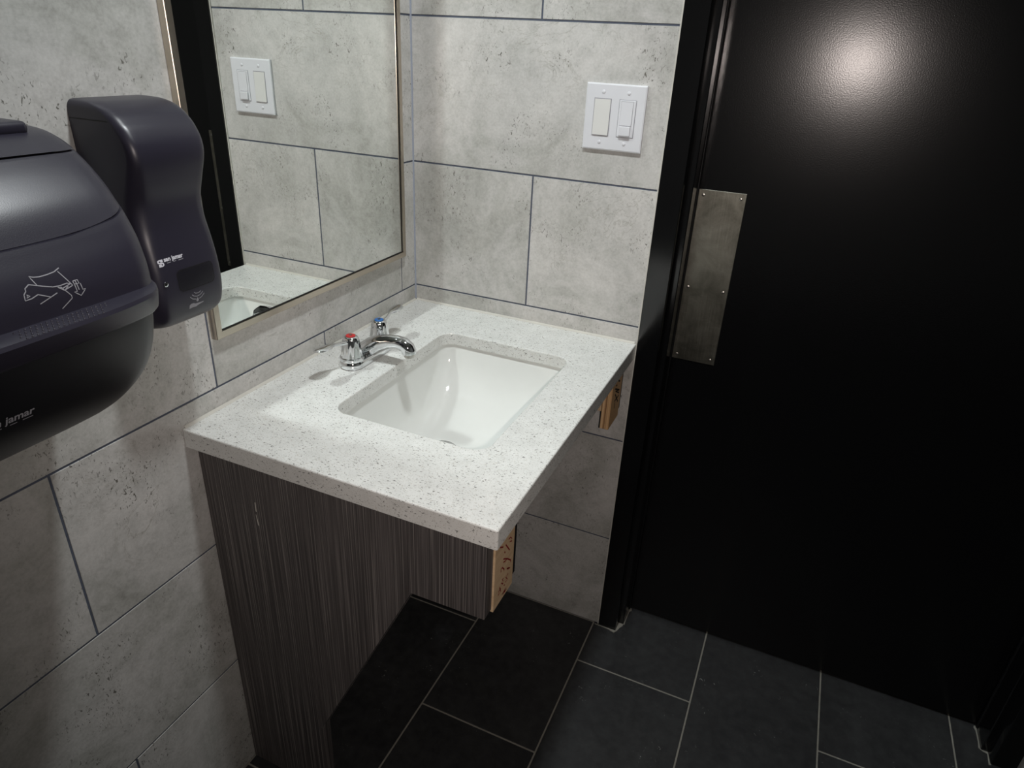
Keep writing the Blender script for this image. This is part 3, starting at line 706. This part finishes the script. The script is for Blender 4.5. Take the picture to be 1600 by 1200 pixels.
for a, b in ((-1.147, -1.137), (-1.129, -1.122), (-1.1165, -1.1062)): TS.stroke(bm, [(a, 1.1412), (b, 1.1412)], 0.0009)
mesh_obj('logo_tagline', bm, 'printgrey', td)
# studs moulded into the grip ledge
bm = bmesh.new()
for i, t_ in enumerate((-0.6972, -0.6932, -0.6892, -0.6854)):
    for j in range(19 - i):
        y = -1.114+0.0052*j+(0.0026 if i % 2 else 0)
        e1, e2 = Vector((0.7071, 0, -0.7071)), Vector((0.7071, 0, 0.7071))
        h = TS.t.ray_cast(e1*t_+e2*1.20+Vector((0, y, 0)), -e2)
        if h[0] is None or h[1].z < 0.15: continue
        p = h[0]-TDo
        loft(bm, [circ(p, 0.0011, h[1], 8), circ(p+h[1]*0.0008, 0.0009, h[1], 8), circ(p+h[1]*0.0012, 0.0004, h[1], 8)])
o = mesh_obj('grip_studs', bm, 'disp', td, smooth=60); o['kind'] = 'stuff'

# handwriting on the plywood, chip marks on the panel
def ink(t, strokes, x, wd, mat, dz=0.0):
    bm = bmesh.new()
    for st_ in strokes:
        prev = None
        for i, p in enumerate(st_):
            a, b = Vector(st_[max(i-1, 0)]), Vector(st_[min(i+1, len(st_)-1)]); d = (b-a).normalized(); nn = Vector((-d.y, d.x))*wd/2
            cur = [bm.verts.new(Vector((x, p[0]+s_*nn.x, p[1]+dz+s_*nn.y))-Vector(t.location)) for s_ in (1, -1)]
            if prev: bm.faces.new((prev[0], prev[1], cur[1], cur[0]))
            prev = cur
    return mesh_obj('handwriting', bm, mat, t)
NEAR = [[(-0.666, 0.7888), (-0.6583, 0.7876), (-0.6518, 0.7803), (-0.6613, 0.7805), (-0.6512, 0.775)], [(-0.6768, 0.7862), (-0.6594, 0.7623)], [(-0.6996, 0.7975), (-0.6862, 0.7884)], [(-0.6805, 0.7744), (-0.6771, 0.7698)], [(-0.6837, 0.7622), (-0.6677, 0.7507), (-0.6527, 0.7361), (-0.6522, 0.7316)], [(-0.683, 0.7548), (-0.6752, 0.7513), (-0.6696, 0.7512)], [(-0.6908, 0.7402), (-0.6908, 0.7477), (-0.6858, 0.7461), (-0.6774, 0.7354), (-0.6803, 0.7347)], [(-0.6674, 0.7294), (-0.6529, 0.7199)], [(-0.6615, 0.7277), (-0.6616, 0.7217)], [(-0.6788, 0.7182), (-0.6842, 0.7207), (-0.6797, 0.7129), (-0.6874, 0.7148), (-0.68, 0.7074)], [(-0.66, 0.7132), (-0.6695, 0.7127), (-0.6619, 0.7024), (-0.6704, 0.7021)], [(-0.6937, 0.7113), (-0.6881, 0.6977), (-0.698, 0.6972), (-0.696, 0.7041), (-0.6875, 0.7041)], [(-0.6759, 0.7005), (-0.6719, 0.6986)], [(-0.667, 0.6878), (-0.6821, 0.6855), (-0.6733, 0.6851), (-0.6638, 0.683), (-0.6768, 0.6818)]]
BACK = [[(-0.062, 0.8106), (-0.0452, 0.8015)], [(-0.0789, 0.8048), (-0.0689, 0.8013)], [(-0.0844, 0.7986), (-0.0413, 0.7772), (-0.0793, 0.7905), (-0.0413, 0.7697)], [(-0.0777, 0.782), (-0.0432, 0.7466)], [(-0.0404, 0.7629), (-0.0781, 0.763)], [(-0.0708, 0.7572), (-0.0691, 0.7405)]]
ink(nc, NEAR, 0.5713, 0.0026, 'redink'); ink(bc, BACK, 0.5773, 0.0042, 'blackink')
fleck([(0.1185, 0.7564), (0.1200, 0.7562), (0.1195, 0.7365), (0.1182, 0.7369)], YP)
fleck([(0.1172, 0.7300), (0.1190, 0.7200), (0.1206, 0.7060), (0.1188, 0.7080)], YP)

# ------------------------------------------------------------------ ceiling downlight
cl = thing('ceiling_downlight', (LAMP[0], LAMP[1], CEIL), 'round white recessed ceiling downlight above the vanity', 'ceiling light')
mesh_obj('trim_ring', lathe(bmesh.new(), [(0.066, -0.016), (0.070, -0.0155), (0.090, -0.004), (0.092, -0.0003), (0.066, -0.0003)], (0, 0, 0), 40), 'plate', cl, smooth=40)
mesh_obj('lens', lathe(bmesh.new(), [(0.066, -0.002), (0.066, -0.014), (0.0001, -0.0141)], (0, 0, 0), 40), 'lens', cl)
